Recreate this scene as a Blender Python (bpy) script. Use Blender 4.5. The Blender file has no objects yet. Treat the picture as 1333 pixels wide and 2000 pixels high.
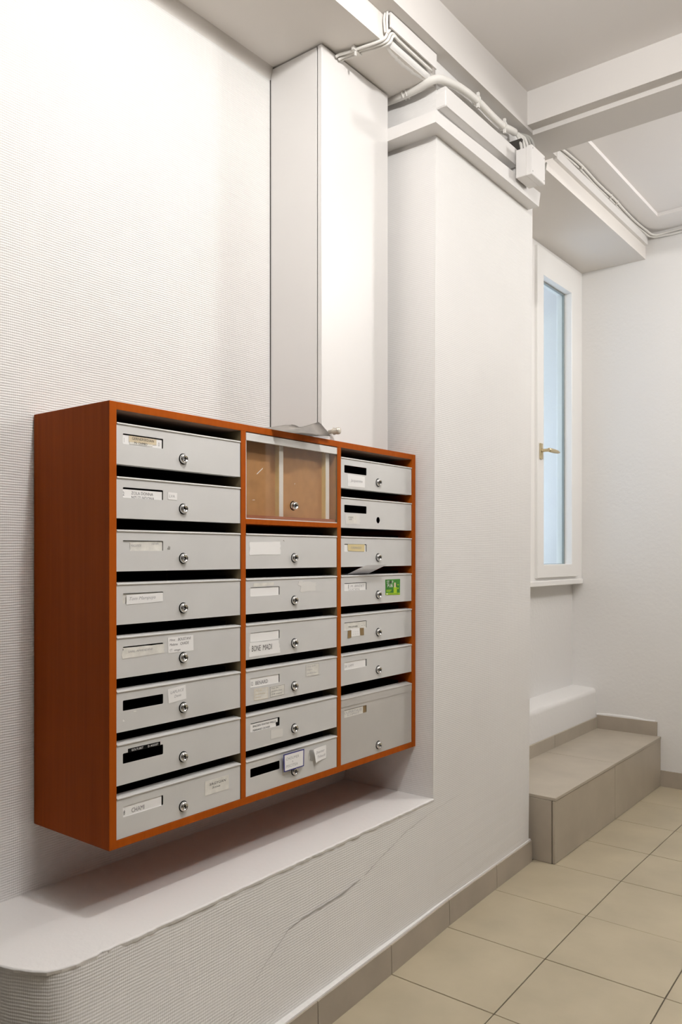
import bpy, bmesh, math, random
from mathutils import Vector, Matrix

R = random.Random(7)
scn = bpy.context.scene
COL = scn.collection

# ------------------------------------------------------------------ camera
cam = bpy.data.cameras.new('camera')
cam.sensor_fit = 'HORIZONTAL'
cam.sensor_width = 36.0
cam.lens = 36.0 * 1575.0 / 1333.0
cam.shift_y = 83.0 / 1333.0
cam.clip_start = 0.02
camo = bpy.data.objects.new('camera', cam)
COL.objects.link(camo)
camo.location = (0, 0, 1.16)
camo.rotation_euler = (math.radians(90), 0, math.radians(38.067))
scn.camera = camo

# ------------------------------------------------------------------ world, lamps, exposure
world = bpy.data.worlds.new('sky')
scn.world = world
world.use_nodes = True
bgn = world.node_tree.nodes['Background']
bgn.inputs[0].default_value = (0.74, 0.79, 1.0, 1)
bgn.inputs[1].default_value = 4.2


def lamp(name, loc, power, color, radius):
    l = bpy.data.lights.new(name, 'POINT')
    l.energy = power
    l.color = color
    l.shadow_soft_size = radius
    o = bpy.data.objects.new(name, l)
    o.location = loc
    COL.objects.link(o)
    return o


WARM = (1.0, 0.98, 0.96)
lamp('ceiling_lamp', (-0.46, 1.10, 2.70), 50, WARM, 0.03)
lamp('ceiling_lamp', (0.24, 1.04, 2.70), 22, WARM, 0.03)
lamp('ceiling_lamp', (0.10, 3.40, 2.62), 39, WARM, 0.10)

scn.view_settings.view_transform = 'Standard'
scn.view_settings.look = 'None'
scn.view_settings.gamma = 1.0
scn.view_settings.use_curve_mapping = False
scn.view_settings.exposure = 0.0


# ------------------------------------------------------------------ materials
def mat(name, color, rough=0.6, metal=0.0, bump=None, var=0.0, vscale=6.0, spec=0.5):
    m = bpy.data.materials.new(name)
    m.use_nodes = True
    nt = m.node_tree
    b = nt.nodes['Principled BSDF']
    b.inputs['Base Color'].default_value = (*color, 1)
    b.inputs['Roughness'].default_value = rough
    b.inputs['Metallic'].default_value = metal
    b.inputs['Specular IOR Level'].default_value = spec
    tc = nt.nodes.new('ShaderNodeTexCoord')
    if var > 0:
        n = nt.nodes.new('ShaderNodeTexNoise')
        n.inputs['Scale'].default_value = vscale
        n.inputs['Detail'].default_value = 6
        nt.links.new(tc.outputs['Object'], n.inputs['Vector'])
        r = nt.nodes.new('ShaderNodeValToRGB')
        r.color_ramp.elements[0].position = 0.3
        r.color_ramp.elements[1].position = 0.75
        r.color_ramp.elements[0].color = (*[c * (1 - var) for c in color], 1)
        r.color_ramp.elements[1].color = (*[min(1, c * (1 + var * 0.5)) for c in color], 1)
        nt.links.new(n.outputs['Fac'], r.inputs['Fac'])
        nt.links.new(r.outputs['Color'], b.inputs['Base Color'])
    if bump == 'fine':
        n = nt.nodes.new('ShaderNodeTexNoise')
        n.inputs['Scale'].default_value = 60
        n.inputs['Detail'].default_value = 5
        nt.links.new(tc.outputs['Object'], n.inputs['Vector'])
        bp = nt.nodes.new('ShaderNodeBump')
        bp.inputs['Strength'].default_value = 0.25
        bp.inputs['Distance'].default_value = 0.004
        nt.links.new(n.outputs['Fac'], bp.inputs['Height'])
        nt.links.new(bp.outputs['Normal'], b.inputs['Normal'])
    return m


def woven(name, color, strength, pz=0.0058, ph=0.0044, hfac=0.35, fade=None):
    """painted glass-fibre wallpaper: horizontal ribs, finer vertical threads, broken by noise"""
    m = mat(name, color, 0.55, var=0.03, vscale=3.0, spec=0.35)
    nt = m.node_tree
    N, L = nt.nodes, nt.links
    b = N['Principled BSDF']
    tc = N.new('ShaderNodeTexCoord')
    sp = N.new('ShaderNodeSeparateXYZ')
    nz = N.new('ShaderNodeTexNoise')
    nz.inputs['Scale'].default_value = 9
    nz.inputs['Detail'].default_value = 3
    L.new(tc.outputs['Object'], nz.inputs['Vector'])
    L.new(tc.outputs['Object'], sp.inputs[0])

    def M(op, a, bb=None):
        n = N.new('ShaderNodeMath')
        n.operation = op
        for i, v in enumerate((a, bb)):
            if v is None:
                continue
            if isinstance(v, (int, float)):
                n.inputs[i].default_value = v
            else:
                L.new(v, n.inputs[i])
        return n.outputs[0]
    warp = M('MULTIPLY', nz.outputs['Fac'], 0.006)
    zz = M('ADD', sp.outputs['Z'], warp)
    ribs = M('SINE', M('MULTIPLY', zz, 2 * math.pi / pz))
    hh = M('ADD', sp.outputs['Y'], M('MULTIPLY', sp.outputs['X'], 0.77))
    thr = M('SINE', M('MULTIPLY', M('ADD', hh, warp), 2 * math.pi / ph))
    n2 = N.new('ShaderNodeTexNoise')
    n2.inputs['Scale'].default_value = 170
    n2.inputs['Detail'].default_value = 2
    L.new(tc.outputs['Object'], n2.inputs['Vector'])
    h = M('ADD', M('ADD', ribs, M('MULTIPLY', thr, hfac)), M('MULTIPLY', n2.outputs['Fac'], 1.1))
    bp = N.new('ShaderNodeBump')
    bp.inputs['Strength'].default_value = strength
    bp.inputs['Distance'].default_value = 0.0008
    if fade:        # the relief is clogged with paint towards the far end of the wall
        mr = N.new('ShaderNodeMapRange')
        mr.inputs['From Min'].default_value = fade[0]
        mr.inputs['From Max'].default_value = fade[1]
        mr.inputs['To Min'].default_value = strength
        mr.inputs['To Max'].default_value = fade[2]
        L.new(sp.outputs['Y'], mr.inputs['Value'])
        L.new(mr.outputs['Result'], bp.inputs['Strength'])
    L.new(h, bp.inputs['Height'])
    L.new(bp.outputs['Normal'], b.inputs['Normal'])
    return m


def wood(name, dark, light, rough=0.5):
    m = mat(name, light, rough, spec=0.06)
    nt = m.node_tree
    N, L = nt.nodes, nt.links
    tc = N.new('ShaderNodeTexCoord')
    mp = N.new('ShaderNodeMapping')
    mp.inputs['Scale'].default_value = (55, 55, 1.6)
    n = N.new('ShaderNodeTexNoise')
    n.inputs['Scale'].default_value = 1.6
    n.inputs['Detail'].default_value = 6
    r = N.new('ShaderNodeValToRGB')
    r.color_ramp.elements[0].position = 0.3
    r.color_ramp.elements[1].position = 0.7
    r.color_ramp.elements[0].color = (*dark, 1)
    r.color_ramp.elements[1].color = (*light, 1)
    L.new(tc.outputs['Object'], mp.inputs[0])
    L.new(mp.outputs[0], n.inputs['Vector'])
    L.new(n.outputs['Fac'], r.inputs[0])
    L.new(r.outputs[0], N['Principled BSDF'].inputs['Base Color'])
    return m


W = (0.80, 0.785, 0.765)
M_dim = mat('bounce_cut_grey', (0.11, 0.10, 0.09), 0.7)  # for the unseen walls: colour darkened to cut bounce light
M_wall = woven('white_wallpaper', W, 0.42, 0.0056, 0.0044, 0.25)
M_pillar = woven('white_wallpaper_worn', W, 0.18, 0.006, 0.005, 0.5)
M_parapet = woven('white_wallpaper_coarse', W, 0.30, 0.0060, 0.0050, 0.5, (1.35, 2.05, 0.18))
M_plaster = mat('white_plaster', W, 0.6, bump='fine', spec=0.3)
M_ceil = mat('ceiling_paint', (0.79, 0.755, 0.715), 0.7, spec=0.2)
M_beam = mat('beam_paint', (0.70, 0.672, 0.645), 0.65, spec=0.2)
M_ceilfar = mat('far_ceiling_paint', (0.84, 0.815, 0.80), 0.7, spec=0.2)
M_gloss = mat('white_gloss_paint', (0.80, 0.78, 0.76), 0.4, var=0.02, vscale=2)
M_frame = mat('window_paint', (0.90, 0.885, 0.86), 0.35)
M_tile = mat('floor_tile', (0.47, 0.405, 0.285), 0.35, var=0.13, vscale=5.0, spec=0.4)
M_step = mat('step_tile', (0.47, 0.415, 0.335), 0.4, var=0.12, vscale=6.0, spec=0.4)
M_stepf = mat('step_front_tile', (0.46, 0.402, 0.318), 0.4, var=0.12, vscale=6.0, spec=0.4)
M_skirt = mat('skirting_tile', (0.42, 0.365, 0.295), 0.4, var=0.12, vscale=7.0, spec=0.4)
M_grout = mat('grout', (0.10, 0.08, 0.06), 0.9)
M_wood = wood('orange_laminate', (0.27, 0.050, 0.005), (0.34, 0.066, 0.007))
M_edge = wood('orange_laminate_edge', (0.345, 0.068, 0.004), (0.39, 0.082, 0.006))
M_lowbounce = mat('low_bounce_laminate', (0.24, 0.15, 0.105), 0.7, var=0.2, vscale=12)  # hidden top face, greyed to keep orange bounce off the wall
M_board = mat('raw_hardboard', (0.16, 0.12, 0.06), 0.8)
M_dark = mat('slot_shade_dark', (0.012, 0.010, 0.008), 0.9, spec=0.1)  # compartment insides: shade behind the slots is put into the colour
M_alu = mat('brushed_aluminium', (0.70, 0.695, 0.68), 0.48, 0.15, var=0.05, vscale=9)
M_alub = mat('dull_aluminium', (0.56, 0.54, 0.51), 0.5, 0.15, var=0.05, vscale=9)
M_aluband = mat('aluminium_band', (0.72, 0.71, 0.69), 0.45, 0.2)
M_chrome = mat('chrome', (0.72, 0.72, 0.72), 0.14, 1.0)
M_black = mat('black_void', (0.004, 0.004, 0.004), 0.8, spec=0.1)
M_paper = mat('white_paper', (0.90, 0.89, 0.875), 0.8, spec=0.1)
M_aged = mat('aged_paper', (0.80, 0.78, 0.72), 0.8, var=0.12, vscale=60, spec=0.1)
M_cream = mat('cream_label', (0.72, 0.60, 0.33), 0.8, spec=0.1)
M_tan = mat('beige_label', (0.70, 0.60, 0.43), 0.8, spec=0.1)
M_ink = mat('ink', (0.05, 0.045, 0.045), 0.8)
M_faint = mat('faint_ink', (0.42, 0.41, 0.42), 0.8)
M_pencil = mat('grey_ink', (0.2, 0.19, 0.2), 0.8)
M_blue = mat('blue_ink', (0.03, 0.03, 0.20), 0.6)
M_tape = mat('brown_tape', (0.26, 0.17, 0.07), 0.4)
M_clear = mat('tape_residue', (0.76, 0.745, 0.715), 0.35)
M_green = mat('green_print', (0.035, 0.24, 0.014), 0.5, var=0.4, vscale=60)
M_lime = mat('lime_print', (0.38, 0.58, 0.01), 0.5)
M_corkb = mat('notice_hardboard', (0.56, 0.30, 0.125), 0.75, var=0.12, vscale=40)
M_yel = mat('yellowed_batten_side', (0.90, 0.76, 0.36), 0.7)
M_white = mat('white_batten', (0.92, 0.91, 0.89), 0.5)
M_rail = mat('reddish_rail', (0.42, 0.15, 0.075), 0.5)
M_cable = mat('painted_cable', (0.76, 0.74, 0.70), 0.5)
M_bare = mat('grey_cable', (0.40, 0.39, 0.36), 0.5)
M_brass = mat('brushed_brass', (0.62, 0.52, 0.33), 0.35, 0.8)
M_knob = mat('worn_white_metal', (0.62, 0.58, 0.50), 0.3, 0.5)
M_news = mat('newsprint', (0.74, 0.72, 0.70), 0.8, var=0.25, vscale=30, spec=0.1)
M_env = mat('envelope_paper', (0.78, 0.77, 0.78), 0.8, spec=0.1)
M_gap = mat('gap_shade', (0.05, 0.045, 0.04), 0.9)  # shade of open gaps, given as a dark colour to solid pieces
M_court = mat('courtyard_render', (0.76, 0.79, 0.82), 0.9, var=0.05, vscale=3)
M_eave = mat('eave_paint', (0.19, 0.205, 0.16), 0.9)
M_scuff = mat('scuff', (0.46, 0.44, 0.42), 0.8)
M_mark = mat('dirty_mark', (0.36, 0.35, 0.33), 0.7)
M_spacer = mat('glazing_spacer', (0.30, 0.33, 0.32), 0.4, 0.3)


def translucent(m, color, fac):
    nt = m.node_tree
    b = nt.nodes['Principled BSDF']
    t = nt.nodes.new('ShaderNodeBsdfTranslucent')
    t.inputs[0].default_value = (*color, 1)
    x = nt.nodes.new('ShaderNodeMixShader')
    x.inputs[0].default_value = fac
    nt.links.new(b.outputs[0], x.inputs[1])
    nt.links.new(t.outputs[0], x.inputs[2])
    nt.links.new(x.outputs[0], nt.nodes['Material Output'].inputs[0])


translucent(M_news, (0.80, 0.77, 0.74), 0.40)
translucent(M_env, (0.85, 0.84, 0.84), 0.30)


def glass(name, tint=(1, 1, 1), rough=0.0):
    m = bpy.data.materials.new(name)
    m.use_nodes = True
    nt = m.node_tree
    nt.nodes.remove(nt.nodes['Principled BSDF'])
    out = nt.nodes['Material Output']
    t = nt.nodes.new('ShaderNodeBsdfTransparent')
    t.inputs[0].default_value = (*tint, 1)
    g = nt.nodes.new('ShaderNodeBsdfGlossy')
    g.inputs['Roughness'].default_value = rough
    lw = nt.nodes.new('ShaderNodeLayerWeight')      # facing-based reflectance, alike on both sides of the pane
    lw.inputs['Blend'].default_value = 0.5
    pw = nt.nodes.new('ShaderNodeMath')
    pw.operation = 'POWER'
    pw.inputs[1].default_value = 5.0
    nt.links.new(lw.outputs['Facing'], pw.inputs[0])
    f = nt.nodes.new('ShaderNodeMath')
    f.operation = 'MULTIPLY_ADD'
    f.inputs[1].default_value = 0.9
    f.inputs[2].default_value = 0.04
    nt.links.new(pw.outputs[0], f.inputs[0])
    x = nt.nodes.new('ShaderNodeMixShader')
    nt.links.new(f.outputs[0], x.inputs[0])
    nt.links.new(t.outputs[0], x.inputs[1])
    nt.links.new(g.outputs[0], x.inputs[2])
    nt.links.new(x.outputs[0], out.inputs[0])
    return m


M_glass = glass('window_glass', (0.92, 0.97, 0.95), 0.02)
M_plexi = glass('plexiglass', (0.95, 0.94, 0.92), 0.03)


# ------------------------------------------------------------------ helpers
def obj(name, bm, mats, parent=None, smooth=False):
    me = bpy.data.meshes.new(name)
    bm.normal_update()
    bm.to_mesh(me)
    bm.free()
    for m in (mats if isinstance(mats, (list, tuple)) else [mats]):
        me.materials.append(m)
    if smooth:
        for p in me.polygons:
            p.use_smooth = True
    o = bpy.data.objects.new(name, me)
    COL.objects.link(o)
    if parent:
        o.parent = parent
        o.matrix_parent_inverse = Matrix.Translation(-Vector(parent.location))
    return o


def empty(name, loc):
    o = bpy.data.objects.new(name, None)
    o.empty_display_size = 0.1
    o.location = loc
    COL.objects.link(o)
    return o


def tag(o, label, cat, group=None):
    o['label'] = label
    o['category'] = cat
    if group:
        o['group'] = group
    return o


def structure(o, label=None, cat=None):
    o['kind'] = 'structure'
    if label:
        o['label'] = label
    if cat:
        o['category'] = cat
    return o


def box(bm, x0, x1, y0, y1, z0, z1, mi=0, bev=0.0):
    vs = [bm.verts.new((x, y, z)) for x in (x0, x1) for y in (y0, y1) for z in (z0, z1)]
    fs = []
    for idx in ((0, 1, 3, 2), (4, 6, 7, 5), (0, 4, 5, 1), (2, 3, 7, 6), (0, 2, 6, 4), (1, 5, 7, 3)):
        f = bm.faces.new([vs[i] for i in idx])
        f.material_index = mi
        fs.append(f)
    if bev > 0:
        es = list({e for f in fs for e in f.edges})
        r = bmesh.ops.bevel(bm, geom=es, offset=bev, segments=1, affect='EDGES', profile=0.5)
        for f in r['faces']:
            f.material_index = mi
    return vs


def one_box(name, x0, x1, y0, y1, z0, z1, m, parent=None, bev=0.0):
    bm = bmesh.new()
    box(bm, x0, x1, y0, y1, z0, z1, 0, bev)
    return obj(name, bm, m, parent)


def prism(bm, base, top, mi=0):
    """base and top: equally long loops of 3-D points (base counter-clockwise seen from the top)"""
    a = [bm.verts.new(p) for p in base]
    b = [bm.verts.new(p) for p in top]
    n = len(a)
    fs = [bm.faces.new(a[::-1]), bm.faces.new(b)]
    for i in range(n):
        fs.append(bm.faces.new((a[i], a[(i + 1) % n], b[(i + 1) % n], b[i])))
    for f in fs:
        f.material_index = mi
    return fs


def tube(bm, pts, r, seg=8, mi=0, cap=True):
    P = [Vector(p) for p in pts]
    # smooth the polyline with Catmull-Rom
    Q = []
    for i in range(len(P) - 1):
        p0, p1, p2, p3 = P[max(i - 1, 0)], P[i], P[i + 1], P[min(i + 2, len(P) - 1)]
        for k in range(5):
            t = k / 5
            Q.append(0.5 * ((2 * p1) + (-p0 + p2) * t + (2 * p0 - 5 * p1 + 4 * p2 - p3) * t * t + (-p0 + 3 * p1 - 3 * p2 + p3) * t ** 3))
    Q.append(P[-1])
    rings = []
    up = Vector((0.13, 0.21, 0.97))
    for i, p in enumerate(Q):
        d = (Q[min(i + 1, len(Q) - 1)] - Q[max(i - 1, 0)]).normalized()
        a = d.cross(up)
        if a.length < 1e-3:
            a = d.cross(Vector((1, 0, 0)))
        a.normalize()
        up = a.cross(d).normalized()
        rings.append([bm.verts.new(p + r * (math.cos(2 * math.pi * k / seg) * a + math.sin(2 * math.pi * k / seg) * up)) for k in range(seg)])
    for i in range(len(rings) - 1):
        for k in range(seg):
            f = bm.faces.new((rings[i][k], rings[i][(k + 1) % seg], rings[i + 1][(k + 1) % seg], rings[i + 1][k]))
            f.material_index = mi
            f.smooth = True
    if cap:
        for rr in (rings[0][::-1], rings[-1]):
            f = bm.faces.new(rr)
            f.material_index = mi
    bmesh.ops.recalc_face_normals(bm, faces=bm.faces)


def lathe_x(bm, cx, cy, cz, prof, seg=20, mi=0):
    """profile [(dx, radius)] revolved about an axis along +X through (cy, cz)"""
    rings = []
    for dx, r in prof:
        if r <= 1e-6:
            rings.append([bm.verts.new((cx + dx, cy, cz))])
        else:
            rings.append([bm.verts.new((cx + dx, cy + r * math.cos(2 * math.pi * k / seg), cz + r * math.sin(2 * math.pi * k / seg))) for k in range(seg)])
    for a, b in zip(rings, rings[1:]):
        for k in range(seg):
            k2 = (k + 1) % seg
            if len(a) == 1 and len(b) == 1:
                continue
            if len(b) == 1:
                f = bm.faces.new((a[k], a[k2], b[0]))
            elif len(a) == 1:
                f = bm.faces.new((a[0], b[k2], b[k]))
            else:
                f = bm.faces.new((a[k], a[k2], b[k2], b[k]))
            f.material_index = mi
            f.smooth = True


_TX = {}


def text_tris(s):
    """triangulated outline of a line of text, 1 unit high capitals, in its own plane"""
    if s in _TX:
        return _TX[s]
    cu = bpy.data.curves.new('lettering', 'FONT')
    cu.body = s
    cu.size = 1.0
    cu.resolution_u = 2
    to = bpy.data.objects.new('lettering', cu)
    me = bpy.data.meshes.new_from_object(to)
    v = [(p.co.x, p.co.y) for p in me.vertices]
    f = [tuple(p.vertices) for p in me.polygons]
    bpy.data.objects.remove(to)
    bpy.data.curves.remove(cu)
    bpy.data.meshes.remove(me)
    w = max([p[0] for p in v] + [0.01])
    _TX[s] = (v, f, w)
    return _TX[s]


def letter(bm, s, P, mi, quad, u0, v0, u1, v1, shear=0.0):
    """text fitted into the sub-rectangle (u0..u1, v0..v1) of a card; P maps (u, v) of the card to 3-D"""
    v, f, w = text_tris(s)
    vs = [bm.verts.new(P(u0 + (u1 - u0) * (x + shear * y) / w, v0 + (v1 - v0) * y / 0.72)) for x, y in v]
    for t in f:
        try:
            fc = bm.faces.new([vs[i] for i in t])
            fc.material_index = mi
        except ValueError:
            pass


def slot_loop(y0, y1, z0, z1, r, n=4):
    pts = []
    for cy, cz, a0 in ((y1 - r, z1 - r, 0), (y0 + r, z1 - r, 90), (y0 + r, z0 + r, 180), (y1 - r, z0 + r, 270)):
        for k in range(n + 1):
            a = math.radians(a0 + 90 * k / n)
            pts.append((cy + r * math.cos(a), cz + r * math.sin(a)))
    return pts


def plate_with_holes(bm, x, th, outer, holes, mi=0):
    """flat plate in the plane x (front) with thickness th behind it, real holes cut through"""
    loops = [outer] + holes
    allv = []
    edges = []
    for lp in loops:
        vs = [bm.verts.new((x, y, z)) for y, z in lp]
        allv.append(vs)
        for i in range(len(vs)):
            edges.append(bm.edges.new((vs[i], vs[(i + 1) % len(vs)])))
    g = bmesh.ops.triangle_fill(bm, edges=edges, use_beauty=True)
    front = [f for f in g['geom'] if isinstance(f, bmesh.types.BMFace)]
    for f in front:
        f.material_index = mi
        f.normal_update()
        if f.normal.x < 0:
            f.normal_flip()
    for vs in allv:
        bk = [bm.verts.new((v.co.x - th, v.co.y, v.co.z)) for v in vs]
        for i in range(len(vs)):
            j = (i + 1) % len(vs)
            f = bm.faces.new((vs[i], vs[j], bk[j], bk[i]))
            f.material_index = mi


# ------------------------------------------------------------------ setting: floor
YJ = [-0.90, -0.56, -0.22, 0.13, 0.47, 0.815, 1.157, 1.499, 1.841, 2.182, 2.526, 2.870, 3.192, 3.524, 3.852, 4.172]


def joint_x(y):
    tab = [(0.8, -0.915), (1.787, -0.949), (2.18, -0.965), (2.53, -0.976), (2.87, -0.983), (4.2, -0.981)]
    if y <= tab[0][0]:
        return tab[0][1]
    for (a, xa), (b, xb) in zip(tab, tab[1:]):
        if y <= b:
            return xa + (xb - xa) * (y - a) / (b - a)
    return tab[-1][1]


def foot_x(y):
    tab = [(0.80, -1.215), (1.20, -1.235), (1.561, -1.257), (1.843, -1.273), (2.20, -1.297), (2.541, -1.310), (2.86, -1.320)]
    if y <= tab[0][0]:
        return tab[0][1]
    for (a, xa), (b, xb) in zip(tab, tab[1:]):
        if y <= b:
            return xa + (xb - xa) * (y - a) / (b - a)
    return tab[-1][1]


floor = one_box('floor', -2.0, 1.3, -2.1, 4.4, -0.12, -0.0035, M_grout)
structure(floor, 'beige square tiled corridor floor with dark joints', 'floor')
TP = 0.333
for j in range(len(YJ) - 1):
    ya, yb = YJ[j], YJ[j + 1]
    for i in range(-2, 7):
        g = 0.0016
        xa0, xa1 = joint_x(ya) + i * TP + g, joint_x(ya) + (i + 1) * TP - g
        xb0, xb1 = joint_x(yb) + i * TP + g, joint_x(yb) + (i + 1) * TP - g
        y0, y1 = ya + g, yb - g
        if i == -1 or i == -2:
            lim = -1.24 if y0 > 2.868 else None
            if lim is not None:
                if i == -2:
                    continue
                xa0 = xb0 = lim
            else:
                if i == -2:
                    continue
                xa0, xb0 = foot_x(y0) + 0.004, foot_x(y1) + 0.004
        if xa0 > 1.2:
            continue
        dz = R.uniform(-0.0004, 0.0004)
        bm = bmesh.new()
        q = [(xa0, y0), (xa1, y0), (xb1, y1), (xb0, y1)]
        c = 0.0008
        lo = [(x, y, -0.0035) for x, y in q]
        mx, my = sum(p[0] for p in q) / 4, sum(p[1] for p in q) / 4
        mid = [(x, y, dz - c) for x, y in q]
        hi = [(x + math.copysign(c, mx - x), y + math.copysign(c, my - y), dz) for x, y in q]
        a = [bm.verts.new(p) for p in lo]
        b = [bm.verts.new(p) for p in mid]
        d = [bm.verts.new(p) for p in hi]
        for k in range(4):
            l = (k + 1) % 4
            bm.faces.new((a[k], a[l], b[l], b[k]))
            bm.faces.new((b[k], b[l], d[l], d[k]))
        bm.faces.new(d)
        obj('floor_tile', bm, M_tile, floor)

# ------------------------------------------------------------------ setting: walls
wl = one_box('wall_left', -1.90, -1.65, -2.1, 2.20, 0.0, 2.70, M_wall)
structure(wl, 'white textured wallpaper wall behind the mailboxes', 'wall')

# pillar: slightly out of plumb box, near face carries on from the niche
bm = bmesh.new()
PF0, PF1 = -1.306, -1.317
prism(bm, [(-1.72, 2.127, 0.0), (-1.335, 2.127, 0.0), (-1.335, 2.832, 0.0), (-1.72, 2.832, 0.0)],
      [(-1.72, 2.127, 0.405), (-1.335, 2.128, 0.405), (-1.335, 2.836, 0.405), (-1.72, 2.836, 0.405)])
prism(bm, [(-1.72, 2.128, 0.405), (PF0, 2.128, 0.405), (PF1, 2.836, 0.405), (-1.72, 2.836, 0.405)],
      [(-1.72, 2.147, 2.69), (PF0, 2.147, 2.69), (PF1 + 0.004, 2.858, 2.69), (-1.72, 2.858, 2.69)])
wp = obj('wall_pillar', bm, M_pillar)
structure(wp, 'white papered pillar between the mailbox niche and the window bay', 'pillar')

# parapet under the mailboxes, with a rounded near end
top_pl = [(-1.306, 2.128), (-1.305, 1.80), (-1.301, 1.35), (-1.299, 1.16), (-1.298, 0.98), (-1.2975, 0.91), (-1.299, 0.870),
          (-1.304, 0.842), (-1.316, 0.820), (-1.338, 0.805), (-1.384, 0.783), (-1.45, 0.765), (-1.53, 0.755), (-1.66, 0.750)]
face_pl = [(-1.66, 2.836), (PF1 - 0.004, 2.836), (PF1, 2.8355), (PF0, 2.1285)] + top_pl
bot_pl = []
for k, (x, y) in enumerate(face_pl):
    if y > 0.9 and x > -1.5:
        bot_pl.append((foot_x(y) - (0.004 if k == 1 else 0), y - (0.004 if k in (1, 2) else 0)))
    elif y > 0.9:
        bot_pl.append((x, y - 0.004))
    else:
        t = max(0.0, min(1.0, (x + 1.45) / 0.15))
        bot_pl.append((x + 0.075 * t, y - 0.01 * t))
ZS = 0.405
bm = bmesh.new()
NZ = 8
rows = []
for r in range(NZ + 1):
    t = r / NZ
    k = 1 - t
    k = k ** 1.4
    rows.append([bm.verts.new((tx + (bx - tx) * k, ty + (by - ty) * k, t * ZS)) for (tx, ty), (bx, by) in zip(face_pl, bot_pl)])
for r in range(NZ):
    for k in range(len(face_pl) - 1):
        f = bm.faces.new((rows[r][k + 1], rows[r][k], rows[r + 1][k], rows[r + 1][k + 1]))
        f.smooth = k > 3
par = obj('wall_parapet', bm, M_parapet)
structure(par, 'low white papered parapet wall with a rounded near corner under the mailboxes', 'wall')

# smooth painted sill with a chipped, ragged edge
bm = bmesh.new()
edge = []
for (xa, ya), (xb, yb) in zip(top_pl, top_pl[1:]):
    n = max(2, int(math.hypot(xb - xa, yb - ya) / 0.012))
    for k in range(n):
        t = k / n
        edge.append((xa + (xb - xa) * t, ya + (yb - ya) * t))
edge.append(top_pl[-1])
zt, zb_ = ZS + 0.004, ZS - 0.004
vt, vm, vb = [], [], []
for k, (x, y) in enumerate(edge):
    o_ = 0.003 + R.uniform(-0.0012, 0.0018)
    if 0.84 < y < 0.99 and x > -1.33 and R.random() < 0.35:
        o_ -= R.uniform(0.002, 0.006)
    nx, ny = (1, 0) if y > 0.9 else (0.6, -0.8)
    vt.append(bm.verts.new((x + nx * (o_ - 0.003), y + ny * (o_ - 0.003), zt)))
    vm.append(bm.verts.new((x + nx * o_, y + ny * o_, zt - 0.003)))
    vb.append(bm.verts.new((x + nx * (o_ - 0.001), y + ny * (o_ - 0.001), zb_ - R.uniform(0, 0.002))))
bk = [bm.verts.new((-1.652, edge[k][1], zt)) for k in range(len(edge))]
for k in range(len(edge) - 1):
    bm.faces.new((vt[k + 1], vt[k], bk[k], bk[k + 1]))
    bm.faces.new((vm[k + 1], vm[k], vt[k], vt[k + 1])).smooth = True
    bm.faces.new((vb[k + 1], vb[k], vm[k], vm[k + 1]))
bmesh.ops.remove_doubles(bm, verts=bm.verts, dist=0.00005)
sill = obj('sill', bm, M_plaster, par)
sill['label'] = 'smooth white painted sill top with chipped edge'

# scuffs on the parapet face


def scuff(pts, w, m=M_scuff):
    """thin dark rub mark following a polyline (y, z) on the parapet / pillar face"""
    bm = bmesh.new()
    L_ = []
    for k, (y, z, ww) in enumerate(pts):
        t = z / ZS
        kk = max(0.0, 1 - t) ** 1.4
        tx = -1.298 - (y - 1.0) * 0.0072
        x = tx + (foot_x(y) - tx) * kk + 0.0012
        if z > ZS:
            x = PF0 - (y - 2.13) * 0.0155 + 0.0012
        hw = w * ww * R.uniform(0.6, 1.3)
        L_.append((bm.verts.new((x, y, z - hw)), bm.verts.new((x, y, z + hw))))
    for a, b in zip(L_, L_[1:]):
        bm.faces.new((a[0], b[0], b[1], a[1]))
    return obj('scuff_mark', bm, m, par)


def dense(pts, n=5):
    out = []
    for (y0, z0, w0), (y1, z1, w1) in zip(pts, pts[1:]):
        for k in range(n):
            t = k / n
            out.append((y0 + (y1 - y0) * t, z0 + (z1 - z0) * t + R.uniform(-0.0012, 0.0012), w0 + (w1 - w0) * t))
    out.append(pts[-1])
    return out


# back wall, window wall, unseen walls
structure(one_box('wall_back', -1.95, 1.3, 4.175, 4.40, 0.0, 2.90, M_plaster), 'plain white wall at the end of the corridor', 'wall')
bm = bmesh.new()
box(bm, -1.95, -1.69, 2.82, 3.50, 0.0, 2.66)
box(bm, -1.95, -1.69, 3.50, 4.20, 0.0, 1.005)
structure(obj('wall_window', bm, M_plaster), 'white wall under the window in the bay', 'wall')
structure(one_box('wall_right', 1.2, 1.35, -2.1, 4.4, 0.0, 2.90, M_dim), 'wall out of the picture on the far side, darkened to cut bounce light', 'wall')
structure(one_box('wall_front', -1.9, 1.35, -2.25, -2.1, 0.0, 2.90, M_dim), 'wall behind the viewpoint, darkened to cut bounce light', 'wall')

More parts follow.
